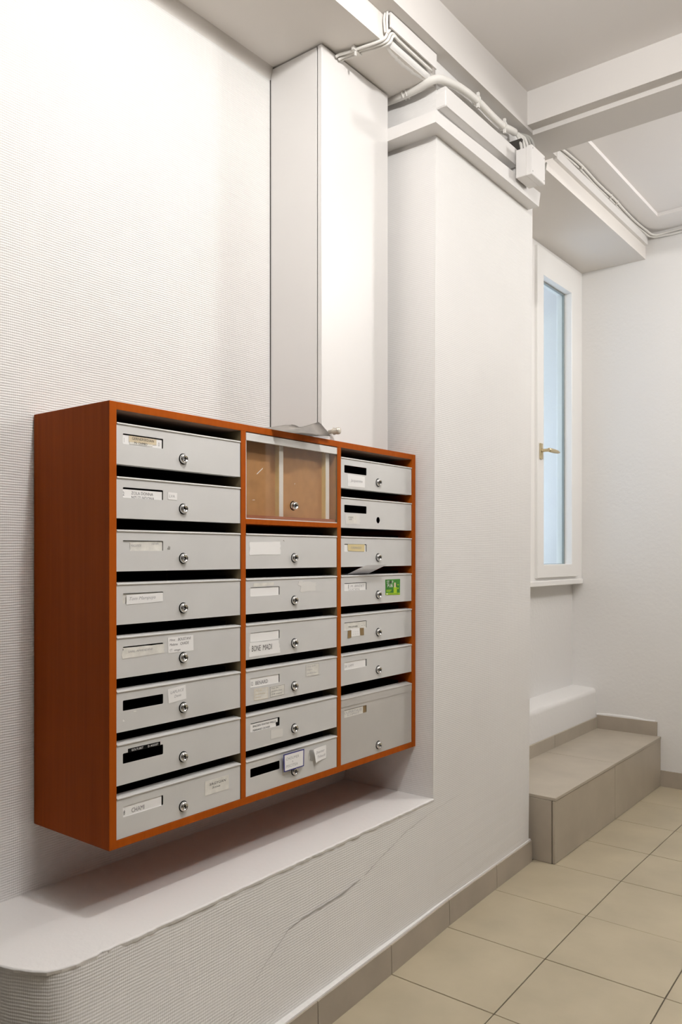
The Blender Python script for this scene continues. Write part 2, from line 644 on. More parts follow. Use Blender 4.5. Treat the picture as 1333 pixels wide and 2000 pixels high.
# ------------------------------------------------------------------ setting: ceiling and beams
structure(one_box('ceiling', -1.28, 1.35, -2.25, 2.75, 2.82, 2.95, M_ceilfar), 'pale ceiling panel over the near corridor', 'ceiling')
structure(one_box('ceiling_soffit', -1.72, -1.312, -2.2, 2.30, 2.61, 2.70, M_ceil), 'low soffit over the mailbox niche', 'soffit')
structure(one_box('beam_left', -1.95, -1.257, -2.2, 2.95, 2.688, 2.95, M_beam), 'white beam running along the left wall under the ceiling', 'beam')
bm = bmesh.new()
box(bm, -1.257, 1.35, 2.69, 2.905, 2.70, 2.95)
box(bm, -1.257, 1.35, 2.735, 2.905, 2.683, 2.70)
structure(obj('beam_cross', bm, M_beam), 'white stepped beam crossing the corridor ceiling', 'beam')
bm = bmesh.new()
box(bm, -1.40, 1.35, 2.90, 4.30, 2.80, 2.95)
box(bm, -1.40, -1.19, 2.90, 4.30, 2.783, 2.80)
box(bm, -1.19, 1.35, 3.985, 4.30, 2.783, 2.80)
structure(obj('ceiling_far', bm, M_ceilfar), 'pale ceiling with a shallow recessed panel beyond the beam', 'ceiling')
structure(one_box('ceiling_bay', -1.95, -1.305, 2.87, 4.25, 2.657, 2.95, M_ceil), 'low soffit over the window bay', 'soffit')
bm = bmesh.new()
prism(bm, [(-1.65, -2.1, 2.535), (-1.637, -2.1, 2.612), (-1.65, -2.1, 2.612)], [(-1.65, 1.764, 2.576), (-1.637, 1.764, 2.612), (-1.65, 1.764, 2.612)])
bmesh.ops.recalc_face_normals(bm, faces=bm.faces)
structure(obj('trim_1', bm, M_ceil), 'thin white cove strip where the niche wall meets the soffit', 'trim')

# capital band around the pillar
bm = bmesh.new()
prism(bm, [(-1.66, 2.097, 2.462), (-1.268, 2.080, 2.458), (-1.268, 2.812, 2.452), (-1.268, 2.90, 2.452), (-1.66, 2.90, 2.452)][:3] + [(-1.66, 2.82, 2.452)],
      [(-1.66, 2.097, 2.505), (-1.268, 2.080, 2.494), (-1.268, 2.826, 2.508), (-1.66, 2.834, 2.508)])
bmesh.ops.recalc_face_normals(bm, faces=bm.faces)
structure(obj('trim_2', bm, M_gloss), 'projecting white band around the top of the pillar', 'trim')

# skirting tiles
sk = empty('baseboard_left', (-1.25, 0.9, 0))
structure(sk, 'grey-beige tile skirting along the parapet and pillar', 'skirting')
ys = [0.80, 1.157, 1.499, 1.841, 2.195, 2.541, 2.848]
for a, b in zip(ys, ys[1:]):
    bm = bmesh.new()
    g = 0.0015
    h = 0.079 + R.uniform(-0.001, 0.001)
    xa, xb = foot_x(a + g), foot_x(b - g)
    prism(bm, [(xa - 0.02, a + g, 0.0), (xa + 0.010, a + g, 0.0), (xb + 0.010, b - g, 0.0), (xb - 0.02, b - g, 0.0)],
          [(xa - 0.02, a + g, h), (xa + 0.008, a + g, h), (xb + 0.008, b - g, h), (xb - 0.02, b - g, h)])
    obj('skirting_tile', bm, M_skirt, sk)
bm = bmesh.new()
for a, b in zip(ys, ys[1:]):
    prism(bm, [(foot_x(a) - 0.02, a, 0.07), (foot_x(a) + 0.0045, a, 0.07), (foot_x(b) + 0.0045, b, 0.07), (foot_x(b) - 0.02, b, 0.07)],
          [(foot_x(a) - 0.02, a, 0.0835), (foot_x(a) + 0.0025, a, 0.0835), (foot_x(b) + 0.0025, b, 0.0835), (foot_x(b) - 0.02, b, 0.0835)])
obj('paint_bead', bm, M_plaster, sk)
skb = empty('baseboard_back', (-1.0, 4.165, 0))
structure(skb, 'grey-beige tile skirting along the end wall beside the step', 'skirting')
xs = [-1.2375, -0.90, -0.56, -0.22, 0.12, 0.46, 0.80, 1.14]
for a, b in zip(xs, xs[1:]):
    one_box('skirting_tile', a + 0.0015, b - 0.0015, 4.166, 4.18, 0.0, 0.079, M_skirt, skb)

# ------------------------------------------------------------------ tiled step in the window bay
step = empty('tiled_step', (-1.40, 3.5, 0))
tag(step, 'beige tiled box step with tile upstand in the window bay', 'step')
X1 = -1.230
one_box('core', -1.552, X1 - 0.010, 2.875, 4.174, 0.0, 0.236, M_grout, step)
# top tiles, front tiles, end tile
for (ya, yb) in ((2.868, 3.516), (3.516, 4.174)):
    bm = bmesh.new()
    box(bm, -1.5595, X1 + 0.002, ya + 0.0019, yb - 0.0019, 0.236, 0.2475, 0, 0.0009)
    obj('top_tile', bm, M_step, step)
for (ya, yb) in ((2.868, 3.515), (3.515, 4.174)):
    bm = bmesh.new()
    box(bm, X1 - 0.010, X1, ya + 0.0019, yb - 0.0019, 0.001, 0.2350, 0, 0.0009)
    obj('front_tile', bm, M_stepf, step)
bm = bmesh.new()
box(bm, -1.45, X1 - 0.0125, 2.866, 2.875, 0.001, 0.2350, 0, 0.0006)
obj('end_tile', bm, M_skirt, step)
for (ya, yb) in ((2.87, 3.30), (3.30, 3.62), (3.62, 4.166)):
    one_box('upstand_tile', -1.5605, -1.552, ya + 0.0018, yb - 0.0018, 0.2475, 0.306, M_step, step)
one_box('upstand_tile', -1.552, -1.247, 4.164, 4.176, 0.2475, 0.318, M_skirt, step)

# plaster plinth behind the step
bm = bmesh.new()
NB = 16
pr = []
for k in range(NB + 1):
    y = 2.85 + (4.178 - 2.85) * k / NB
    j = R.uniform(-0.002, 0.002)
    pr.append([bm.verts.new(p) for p in ((-1.70, y, 0.462), (-1.64, y, 0.460 + j * 0.5), (-1.578, y, 0.456 + j), (-1.565, y, 0.449 + j), (-1.5615, y, 0.43), (-1.5615, y, 0.0))])
for a, b in zip(pr, pr[1:]):
    for k in range(5):
        f = bm.faces.new((a[k], a[k + 1], b[k + 1], b[k]))
        f.smooth = True
bmesh.ops.recalc_face_normals(bm, faces=bm.faces)
structure(obj('wall_plinth', bm, M_plaster), 'thick white plaster ledge behind the tiled step under the window', 'ledge')

# rough plaster patches where tiles meet the walls
bm = bmesh.new()
rb = []
for k in range(15):
    t = k / 14
    x = -1.557 + t * 0.30
    h = 0.322 + 0.013 * abs(math.sin(3.1 * t + 0.4)) * R.uniform(0.6, 1.0)
    rb.append((bm.verts.new((x, 4.169, 0.318)), bm.verts.new((x, 4.168, h - 0.004)), bm.verts.new((x, 4.1755, h))))
for a, b in zip(rb, rb[1:]):
    for k in range(2):
        bm.faces.new((a[k], b[k], b[k + 1], a[k + 1])).smooth = True
obj('plaster_bead', bm, M_plaster, step)
# ------------------------------------------------------------------ window
win = empty('window_1', (-1.63, 3.85, 1.0))
structure(win, 'narrow white casement window with a brass handle in the bay', 'window')


def ring(name, x0, x1, y0, y1, z0, z1, wl_, wr, wb, wt, m, parent, bev=0.002):
    """a rectangular frame of four members"""
    bm = bmesh.new()
    L4 = []
    for x, e in ((x0, 0.0), (x1 - bev, 0.0), (x1, bev)):
        out = [(y0 + e, z0 + e), (y1 - e, z0 + e), (y1 - e, z1 - e), (y0 + e, z1 - e)]
        inn = [(y0 + wl_ - e, z0 + wb - e), (y1 - wr + e, z0 + wb - e), (y1 - wr + e, z1 - wt + e), (y0 + wl_ - e, z1 - wt + e)]
        L4.append(([bm.verts.new((x, *p)) for p in out], [bm.verts.new((x, *p)) for p in inn]))
    for k in range(4):
        l = (k + 1) % 4
        for (oa, ia), (ob, ib) in zip(L4, L4[1:]):
            bm.faces.new((oa[k], oa[l], ob[l], ob[k]))
            bm.faces.new((ia[l], ia[k], ib[k], ib[l]))
        bm.faces.new((L4[-1][0][k], L4[-1][0][l], L4[-1][1][l], L4[-1][1][k]))
        bm.faces.new((L4[0][0][l], L4[0][0][k], L4[0][1][k], L4[0][1][l]))
    bmesh.ops.recalc_face_normals(bm, faces=bm.faces)
    return obj(name, bm, m, parent)


ring('window_frame', -1.74, -1.637, 3.50, 4.1745, 1.008, 2.657, 0.09, 0.095, 0.05, 0.035, M_frame, win)
one_box('frame_sill', -1.66, -1.622, 3.50, 4.150, 1.006, 1.032, M_frame, win, 0.003)
sash = ring('sash', -1.70, -1.622, 3.583, 4.085, 1.047, 2.630, 0.071, 0.085, 0.064, 0.125, M_frame, win)
one_box('glass_pane', -1.668, -1.664, 3.640, 4.010, 1.10, 2.515, M_glass, sash)
ring('glazing_bead', -1.672, -1.660, 3.653, 4.001, 1.110, 2.506, 0.006, 0.010, 0.003, 0.009, M_spacer, sash, 0.0008)
bm = bmesh.new()
box(bm, -1.622, -1.614, 3.602, 3.628, 1.615, 1.690, 0, 0.002)
tube(bm, [(-1.617, 3.615, 1.655), (-1.577, 3.616, 1.655)], 0.0075, 10)
ps = [(3.607, 0.010), (3.64, 0.0105), (3.68, 0.010), (3.715, 0.008), (3.738, 0.003)]
rr = []
for y, w in ps:
    rr.append([bm.verts.new((-1.577 + 0.7 * w * math.cos(a), y, 1.655 + w * math.sin(a))) for a in [2 * math.pi * k / 10 for k in range(10)]])
for a, b in zip(rr, rr[1:]):
    for k in range(10):
        bm.faces.new((a[k], a[(k + 1) % 10], b[(k + 1) % 10], b[k])).smooth = True
bm.faces.new(rr[0])
bm.faces.new(rr[-1][::-1])
bmesh.ops.recalc_face_normals(bm, faces=bm.faces)
o = obj('window_handle', bm, M_brass, sash)
o['label'] = 'brass lever handle'

# courtyard outside
structure(one_box('wall_courtyard', -3.2, -3.0, 1.0, 9.0, -0.5, 3.6, M_court), 'pale courtyard wall seen blurred through the window', 'wall')
structure(one_box('added_eave', -2.62, -1.96, 2.0, 8.5, 2.64, 2.76, M_eave), 'dull green eave added to darken the top of the window view', 'eave')  # added slab, there to darken the upper part of the glass

# ------------------------------------------------------------------ boxed duct over the mailboxes
duct = empty('duct_cupboard', (-1.55, 1.93, 1.475))
tag(duct, 'tall white boxed-in duct with front panel and knob, above the mailboxes', 'cupboard')
ZT = 2.604
bm = bmesh.new()
box(bm, -1.647, -1.4695, 1.764, 1.782, 1.474, ZT)
obj('side_panel', bm, M_gloss, duct)
one_box('gap_shade_strip', -1.6500, -1.6470, 1.7625, 1.7645, 1.50, 2.574, M_gap, duct)  # dark strip painted in for the shade of the open joint
one_box('side_panel', -1.65, -1.4685, 2.072, 2.090, 1.474, ZT, M_gloss, duct)
one_box('gap_shade_strip', -1.4695, -1.4655, 1.767, 2.086, 1.476, ZT, M_gap, duct)  # same painted shade between side and front panel
fp = one_box('front_panel', -1.4655, -1.450, 1.763, 2.091, 1.478, ZT + 0.002, M_gloss, duct, 0.0012)
bm = bmesh.new()
lathe_x(bm, -1.450, 1.797, 1.511, [(0.0, 0.0), (0.0, 0.006), (0.012, 0.006), (0.014, 0.0085), (0.018, 0.0105), (0.024, 0.0085), (0.030, 0.0100), (0.036, 0.0095), (0.0375, 0.006), (0.0375, 0.0)], 18)
o = obj('knob', bm, M_knob, fp)
o['label'] = 'small worn pale metal knob'

# ------------------------------------------------------------------ mailbox bank
XF = -1.372
XB = -1.647
Y0, Y1 = 0.993, 2.130
Z0, Z1 = 0.5605, 1.4715
mb = empty('mailbox_bank', (-1.51, 1.56, Z0))
tag(mb, 'orange-brown laminate bank of grey aluminium mailboxes in three columns on the wall', 'mailboxes')


def panel(name, x0, x1, y0, y1, z0, z1, side, edge=M_edge):
    """laminate board: front edge banded in orange, faces in the given material"""
    bm = bmesh.new()
    box(bm, x0, x1 - 0.0012, y0, y1, z0, z1, 0)
    box(bm, x1 - 0.0012, x1, y0, y1, z0, z1, 1, 0.0004)
    return obj(name, bm, [side, edge], mb)


panel('side_panel', XB, XF, Y0, 1.0105, Z0, Z1, M_wood)
panel('side_panel', XB, XF, 2.111, Y1, Z0, Z1, M_edge)
panel('top_panel', XB, XF - 0.0004, 1.0105, 2.111, 1.4555, Z1, M_lowbounce)
panel('bottom_panel', XB, XF - 0.0004, 1.0105, 2.111, Z0, 0.5765, M_edge)
panel('divider', XB, XF - 0.0004, 1.3655, 1.3820, 0.5765, 1.4555, M_board)
panel('divider', XB, XF - 0.0004, 1.7360, 1.7525, 0.5765, 1.4555, M_board)
one_box('back_panel', XB - 0.002, XB + 0.003, Y0 + 0.002, Y1 - 0.002, Z0 + 0.002, Z1 - 0.002, M_dark, mb)
panel('rail', XB, XF - 0.0004, 1.3820, 1.7360, 1.2335, 1.2455, M_edge)

COLS = {1: (1.0108, 1.3652), 2: (1.3823, 1.7357), 3: (1.7528, 2.1107)}
BOT = [1.3450, 1.2345, 1.1253, 1.0160, 0.9062, 0.7958, 0.6870, 0.5775]
XD = -1.3740            # face of the doors
SL = (0.0165, 0.1215)   # name slot, from the column's left edge
SZ = (0.0425, 0.0640)   # name slot, from the door's bottom edge


def quad_map(x, q):
    (a, b, c, d) = q  # tl, bl, br, tr in (y, z)

    def P(u, v):
        y = (1 - v) * ((1 - u) * b[0] + u * c[0]) + v * ((1 - u) * a[0] + u * d[0])
        z = (1 - v) * ((1 - u) * b[1] + u * c[1]) + v * ((1 - u) * a[1] + u * d[1])
        return (x, y, z)
    return P


def card(name, q, mats, lines=(), x=None, extra=None, parent=None, jag=0.0, label=None, border=0.0):
    """paper card or sticker: thin plate with printed lettering in its own mesh"""
    x = XD + 0.0006 if x is None else x
    bm = bmesh.new()
    P = quad_map(x, q)
    n = 6 if jag else 1
    rim = []
    for (ua, va), (ub, vb) in (((0, 0), (1, 0)), ((1, 0), (1, 1)), ((1, 1), (0, 1)), ((0, 1), (0, 0))):
        for k in range(n):
            t = k / n
            rim.append((ua + (ub - ua) * t + (R.uniform(-jag, jag) if k else 0), va + (vb - va) * t + (R.uniform(-jag, jag) if k else 0)))
    fr = [bm.verts.new(P(u, v)) for u, v in rim]
    bk = [bm.verts.new((p.co.x - 0.0004, p.co.y, p.co.z)) for p in fr]
    bm.faces.new(fr)
    for k in range(len(fr)):
        l = (k + 1) % len(fr)
        bm.faces.new((fr[l], fr[k], bk[k], bk[l]))
    P2 = quad_map(x + 0.00035, q)
    for ln in lines:
        s, u0, v0, u1, v1 = ln[:5]
        mi = ln[5] if len(ln) > 5 else 1
        letter(bm, s, P2, mi, q, u0, v0, u1, v1, ln[6] if len(ln) > 6 else 0.0)
    for e in (extra or ()):
        u0, v0, u1, v1, mi = e[:5]
        P3 = quad_map(x + (e[5] if len(e) > 5 else 0.0002), q)
        f = bm.faces.new([bm.verts.new(P3(*p)) for p in ((u0, v0), (u1, v0), (u1, v1), (u0, v1))])
        f.material_index = mi
    o = obj(name, bm, mats, parent)
    if label:
        o['label'] = label
    return o


LOCK_ME = None


def make_lock(door, y, z):
    global LOCK_ME
    if LOCK_ME is None:
        bm = bmesh.new()
        lathe_x(bm, 0, 0, 0, [(0.0, 0.0106), (0.0035, 0.0106), (0.0062, 0.0098), (0.0078, 0.0082), (0.0080, 0.0066), (0.0066, 0.0062), (0.0066, 0.0)], 22, 0)
        # keyhole and the dark notch of the barrel
        for (y0, y1, z0, z1) in ((-0.0008, 0.0012, -0.0042, 0.0040), (-0.0018, 0.0020, -0.0004, 0.0022)):
            f = bm.faces.new([bm.verts.new((0.0069, a, b)) for a, b in ((y0, z0), (y1, z0), (y1, z1), (y0, z1))])
            f.material_index = 1
        lathe_x(bm, 0, 0, 0, [(0.0002, 0.0122), (0.0006, 0.0122), (0.0006, 0.0105)], 22, 1)
        bmesh.ops.recalc_face_normals(bm, faces=bm.faces)
        o = obj('lock', bm, [M_chrome, M_black])
        LOCK_ME = o.data
    else:
        o = bpy.data.objects.new('lock', LOCK_ME)
        COL.objects.link(o)
    # alike pieces share one mesh
    o.parent = door
    o.location = Vector((XD, y, z)) - Vector(door.location)
    o.rotation_euler = (R.uniform(-0.35, 0.35), 0, 0)
    return o


def make_door(c, zb, zt, slot=True, lock=True, lockz=0.0262, hole=False, label=None, sz=SZ, big=False):
    ya, yb = COLS[c]
    ya += 0.0009
    yb -= 0.0009
    bm = bmesh.new()
    holes = []
    if slot:
        holes.append(slot_loop(COLS[c][0] + SL[0], COLS[c][0] + SL[1], zb + sz[0], zb + sz[1], 0.0022))
    if hole:
        yc = (ya + yb) / 2
        holes.append([(yc + 0.0092 * math.cos(a), zb + lockz + 0.0095 * math.sin(a)) for a in [2 * math.pi * k / 20 for k in range(20)]])
    top = zt - 0.0042
    plate_with_holes(bm, XD, 0.0014, [(ya, zb), (yb, zb), (yb, top), (ya, top)], holes)
    bmesh.ops.recalc_face_normals(bm, faces=bm.faces)
    ma = M_alub if big else M_alu
    o = obj('mailbox_door', bm, ma, mb)
    # rolled lip on top, flanges behind
    bm = bmesh.new()
    prof = [(XD - 0.001, top - 0.0004), (XD + 0.0016, top + 0.0002), (XD + 0.0024, top + 0.0016), (XD + 0.0020, zt - 0.0008), (XD + 0.0004, zt), (XD - 0.022, zt + (0.004 if big else 0.0015)), (XD - 0.022, zt - 0.0012), (XD - 0.001, zt - 0.0022)]
    a = [bm.verts.new((x, ya, z)) for x, z in prof]
    b = [bm.verts.new((x, yb, z)) for x, z in prof]
    fs = [bm.faces.new(a), bm.faces.new(b[::-1])]
    for k in range(len(prof)):
        l = (k + 1) % len(prof)
        fs.append(bm.faces.new((a[k], b[k], b[l], a[l])))
    bmesh.ops.recalc_face_normals(bm, faces=fs)
    obj('top_lip', bm, ma, o)
    one_box('bottom_flange', XD - 0.020, XD - 0.0014, ya, yb, zb, zb + 0.0013, M_alu, o)
    if big:
        one_box('top_band', XD - 0.0002, XD + 0.0012, ya, yb, zt - 0.024, top, ma, o)
    if label:
        o['label'] = label
    if lock:
        make_lock(o, (ya + yb) / 2, zb + lockz)
    return o


def compartment(c, zb, z_slot_top):
    """shelf under a box: closes the compartment behind the slot"""
    ya, yb = COLS[c]
    one_box('shelf', XB + 0.004, XD - 0.022, ya + 0.0004, yb - 0.0004, zb + 0.0015, zb + 0.0045, M_dark, mb)
    one_box('tray_wall', XB + 0.010, XD - 0.055, ya + 0.0006, ya + 0.0022, zb + 0.0045, z_slot_top, M_dark, mb)
    one_box('tray_wall', XB + 0.010, XD - 0.050, yb - 0.0022, yb - 0.0006, zb + 0.0045, z_slot_top, M_dark, mb)


DH = 0.0852


def slot_q(c, zb, du0=0.0, du1=0.0, dv0=0.0, dv1=0.0, sz=SZ):
    """card lying behind the name slot (quad in y, z); d* are insets in metres"""
    y0, y1 = COLS[c][0] + SL[0] + du0 - 0.003, COLS[c][0] + SL[1] - du1
    z0, z1 = zb + sz[0] + dv0 - 0.003, zb + sz[1] - dv1
    return [(y0, z1), (y0, z0), (y1, z0), (y1, z1)]


XI = XD - 0.0022        # cards in the slots sit just behind the plate

D = {}
for i in range(8):
    D[1, i + 1] = None
# column 1
d = make_door(1, BOT[0], BOT[0] + DH, label='door with a white card and beige label, numbered 1')
card('name_card', slot_q(1, BOT[0], 0, 0.002, 0, 0.0025), [M_paper, M_faint], [('1', 0.05, 0.30, 0.075, 0.75), ('0', 0.90, 0.35, 0.94, 0.75)], x=XI, parent=d)
card('sticker', [(1.0438, 1.4065), (1.0438, 1.3935), (1.1151, 1.3937), (1.1151, 1.4060)], [M_tan, M_ink, M_aged],
     [('GERNERSEDIAN', 0.10, 0.42, 0.90, 0.86), ('Mr CHMED', 0.18, -0.22, 0.66, 0.16)], x=XI + 0.0008, parent=d,
     extra=[(0.02, -0.35, 0.86, 0.0, 2, 0.0)], label='beige typed label')
d = make_door(1, BOT[1], BOT[1] + DH, label='door with a white printed card, numbered 2')
card('name_card', slot_q(1, BOT[1], 0, 0.0015, 0, 0.0038), [M_paper, M_pencil],
     [('2', 0.035, 0.36, 0.075, 0.76), ('ZOLA DONNA', 0.24, 0.52, 0.77, 0.84), ('NZUZI NDONA', 0.24, 0.08, 0.80, 0.40)], x=XI, parent=d)
card('sticker', [(1.1449, 1.2954), (1.1449, 1.2795), (1.1706, 1.2790), (1.1706, 1.2948)], [M_paper, M_faint], [('LVA', 0.10, 0.30, 0.75, 0.72)], parent=d)
d = make_door(1, BOT[2], BOT[2] + DH, label='door with a worn white card and grey smudges around the slot')
card('name_card', slot_q(1, BOT[2], -0.001, 0.0, 0, 0.001), [M_alu, M_faint], x=XI - 0.0006, parent=d)
card('name_card', [(1.0460, 1.1850), (1.0470, 1.1640), (1.1302, 1.1680), (1.1310, 1.1882)], [M_aged, M_faint],
     [('MAGANDE', 0.02, 0.55, 0.34, 0.80, 1, 0.2), ('HENRI', 0.66, 0.68, 0.88, 0.90, 1, 0.2)], x=XI + 0.0002, parent=d, jag=0.02)
card('smudge', [(1.1470, 1.1790), (1.1440, 1.1720), (1.1500, 1.1700), (1.1520, 1.1760)], [M_mark], parent=d, jag=0.2)
d = make_door(1, BOT[3], BOT[3] + DH, label='door with a crooked handwritten white card')
card('name_card', slot_q(1, BOT[3], 0.001, 0.0, 0, 0.001), [M_aged], x=XI - 0.0006, parent=d)
card('name_card', [(1.0361, 1.0760), (1.0356, 1.0566), (1.1317, 1.0590), (1.1309, 1.0779)], [M_paper, M_faint],
     [('Tom Mampuya', 0.05, 0.42, 0.78, 0.78, 1, 0.35)], parent=d, label='white card taped over the slot')
d = make_door(1, BOT[4], BOT[4] + DH, label='door with a crumpled paper strip and a handwritten white sticker')
card('name_card', [(1.0262, 0.9680), (1.0262, 0.9455), (1.1351, 0.9480), (1.1360, 0.9672)], [M_aged, M_faint], [('SARL AMANDINE', 0.12, 0.50, 0.70, 0.72, 1, 0.2)], parent=d, jag=0.025)
card('sticker', [(1.1443, 0.9795), (1.1460, 0.9456), (1.2179, 0.9456), (1.2170, 0.9800)], [M_paper, M_pencil],
     [('Mme', 0.05, 0.76, 0.26, 0.90, 1, 0.3), ('BOUSTANI', 0.38, 0.74, 0.88, 0.93, 1, 0.2), ('Madame', 0.05, 0.46, 0.36, 0.62, 1, 0.3), ('CHADE', 0.46, 0.46, 0.80, 0.64, 1, 0.2), ('CT', 0.05, 0.12, 0.14, 0.26, 1, 0.2), ('etage', 0.22, 0.10, 0.46, 0.24, 1, 0.3)], parent=d)
d = make_door(1, BOT[5], BOT[5] + DH, label='door with an empty black name slot and a tilted white note')
card('sticker', [(1.1443, 0.8676), (1.1469, 0.8365), (1.1970, 0.8403), (1.1946, 0.8712)], [M_paper, M_faint],
     [('LAPLACE', 0.12, 0.62, 0.86, 0.82, 1, 0.2), ('Denis', 0.32, 0.30, 0.70, 0.50, 1, 0.3)], parent=d)
card('paint_fleck', [(1.0268, 0.8215), (1.0270, 0.8160), (1.0320, 0.8170), (1.0290, 0.8200)], [M_paper], parent=d)
card('paint_fleck', [(1.0540, 0.8345), (1.0540, 0.8330), (1.0610, 0.8325), (1.0610, 0.8340)], [M_paper], parent=d)
d = make_door(1, BOT[6], BOT[6] + DH, label='door with an empty black name slot under a black embossed label')
card('sticker', [(1.0399, 0.7585), (1.0399, 0.7503), (1.1239, 0.7503), (1.1239, 0.7585)], [M_black, M_paper],
     [('GOUTUBET', 0.10, 0.22, 0.46, 0.78), ('D AGOST', 0.60, 0.22, 0.94, 0.78)], parent=d, label='black embossed strip label with white letters')
d = make_door(1, BOT[7], BOT[7] + DH, label='door with a white card numbered 8 and a white note')
card('name_card', slot_q(1, BOT[7], 0.0, 0.0035, 0, 0.0), [M_paper, M_pencil], [('8', 0.05, 0.28, 0.09, 0.66), ('CHAMI', 0.24, 0.28, 0.56, 0.68)], x=XI + 0.0008, parent=d)
card('sticker', [(1.2523, 0.6435), (1.2523, 0.6110), (1.3268, 0.6111), (1.3258, 0.6437)], [M_aged, M_ink],
     [('SAGYGAN', 0.17, 0.62, 0.86, 0.80, 1, 0.2), ('Sonia', 0.28, 0.36, 0.62, 0.52, 1, 0.3)], parent=d)
# column 2
d = make_door(2, BOT[2], BOT[2] + DH, slot=False, label='door with a creased white paper covering the slot')
card('name_card', [(1.3959, 1.1901), (1.3959, 1.1583), (1.5063, 1.1600), (1.5050, 1.1925)], [M_paper, M_faint], [], parent=d, jag=0.02)
card('smudge', [(1.5165, 1.1965), (1.5165, 1.1945), (1.5215, 1.1930), (1.5190, 1.1965)], [M_mark], parent=d)
d = make_door(2, BOT[3], BOT[3] + DH, label='door with a white card, a paper strip and torn tape residue')
card('name_card', slot_q(2, BOT[3], 0.0, 0.002, 0, 0.0012), [M_paper], x=XI + 0.0008, parent=d)
card('sticker', [(1.4089, 1.0897), (1.4089, 1.0817), (1.4817, 1.0830), (1.4817, 1.0910)], [M_aged, M_faint], [('. . . .', 0.1, 0.4, 0.8, 0.6)], parent=d)
card('tape_residue', [(1.5749, 1.0914), (1.5850, 1.0624), (1.6452, 1.0640), (1.6473, 1.0854)], [M_clear], parent=d, jag=0.09)
d = make_door(2, BOT[4], BOT[4] + DH, label='door with a blank card above a wavy handwritten note')
card('name_card', slot_q(2, BOT[4], 0.0, 0.0018, 0, 0.001), [M_paper], x=XI + 0.0008, parent=d)
card('sticker', [(1.3950, 0.9462), (1.3940, 0.9118), (1.5063, 0.9125), (1.4996, 0.9448)], [M_paper, M_ink],
     [('BONE', 0.07, 0.38, 0.36, 0.80, 1, 0.1), ('MADI', 0.42, 0.38, 0.73, 0.80, 1, 0.2)], parent=d, jag=0.015)
d = make_door(2, BOT[5], BOT[5] + DH, label='door with a white card numbered 12 and three notice stickers')
card('name_card', slot_q(2, BOT[5], 0.0, 0.002, 0, 0.0), [M_paper, M_pencil], [('12', 0.05, 0.28, 0.12, 0.66), ('BENARD', 0.20, 0.28, 0.62, 0.66)], x=XI + 0.0008, parent=d)


def notice(q, base, ink, words, lab=None):
    n = len(words)
    ls = []
    for k, w in enumerate(words):
        v1 = 0.90 - k * 0.84 / n
        ls.append((w, 0.10, v1 - 0.5 * 0.84 / n, min(0.92, 0.10 + 0.075 * len(w)), v1))
    ex = [(0.03, 0.03, 0.97, 0.055, 1), (0.03, 0.945, 0.97, 0.97, 1), (0.03, 0.03, 0.05, 0.97, 1), (0.95, 0.03, 0.97, 0.97, 1)]
    return card('sticker', q, [base, ink], ls, extra=ex, parent=d, label=lab)


notice([(1.4107, 0.8335), (1.4107, 0.8045), (1.4613, 0.8036), (1.4613, 0.8320)], M_aged, M_tan, ['Pas de', 'publicite', 'merci'], 'yellowed notice sticker')
notice([(1.4668, 0.8313), (1.4668, 0.8046), (1.5230, 0.8047), (1.5230, 0.8318)], M_aged, M_pencil, ['Pas de', 'publicite', 'SVP merci'], 'notice sticker with dark lines')
notice([(1.6034, 0.8720), (1.6034, 0.8399), (1.6601, 0.8386), (1.6601, 0.8718)], M_aged, M_faint, ['Stop pub', 'merci', 'publicite'], 'faded notice sticker in the upper corner')
d = make_door(2, BOT[6], BOT[6] + DH, label='door with a two-line typed white card and clear tape')
card('name_card', slot_q(2, BOT[6], 0.0, 0.006, 0, 0.002), [M_paper, M_ink],
     [('BALDEN WAYNE WELLS', 0.12, 0.60, 0.92, 0.82, 1, 0.1), ('FERRAND OLIVIER', 0.12, 0.16, 0.72, 0.38, 1, 0.1)], x=XI + 0.0008, parent=d)
card('torn_corner', [(1.4910, 0.7395), (1.4910, 0.7285), (1.5010, 0.7300), (1.5010, 0.7390)], [M_black], x=XD - 0.0008, parent=d, jag=0.08)
card('tape_residue', [(1.4705, 0.7234), (1.4705, 0.7005), (1.5151, 0.7002), (1.5151, 0.7196)], [M_clear], parent=d)
d = make_door(2, BOT[7], BOT[7] + DH, label='door with an empty black slot, a blue-bordered card and a peeling note')
card('sticker', [(1.5082, 0.6562), (1.5101, 0.6112), (1.5871, 0.6115), (1.5885, 0.6559)], [M_blue, M_faint, M_paper],
     [('CHOUMER', 0.10, 0.62, 0.74, 0.78, 1, 0.1), ('A', 0.40, 0.42, 0.46, 0.54), ('PISCITEA', 0.10, 0.20, 0.68, 0.36, 1, 0.1)],
     x=XD + 0.0088, extra=[(0.045, 0.06, 0.955, 0.94, 2, 0.0002)], parent=d, label='white card with a dark blue border')
# peeling note: curled on its left side
bm = bmesh.new()
gr = []
for k in range(9):
    t = k / 8
    cx = 0.010 * (1 - t) ** 2
    y = 1.6290 + t * (1.6883 - 1.6290)
    gr.append((bm.verts.new((XD + 0.0008 + cx * 1.15, y + 0.003 * (1 - t), 0.6108)), bm.verts.new((XD + 0.0008 + cx * 0.8, y - 0.002 * (1 - t), 0.6465))))
for a, b in zip(gr, gr[1:]):
    bm.faces.new((a[0], b[0], b[1], a[1])).smooth = True


def PP(u, v):
    t = u
    cx = 0.010 * (1 - t) ** 2
    return (XD + 0.0013 + cx * (1.15 - 0.35 * v), 1.6290 + t * 0.0593, 0.6108 + v * 0.0357)


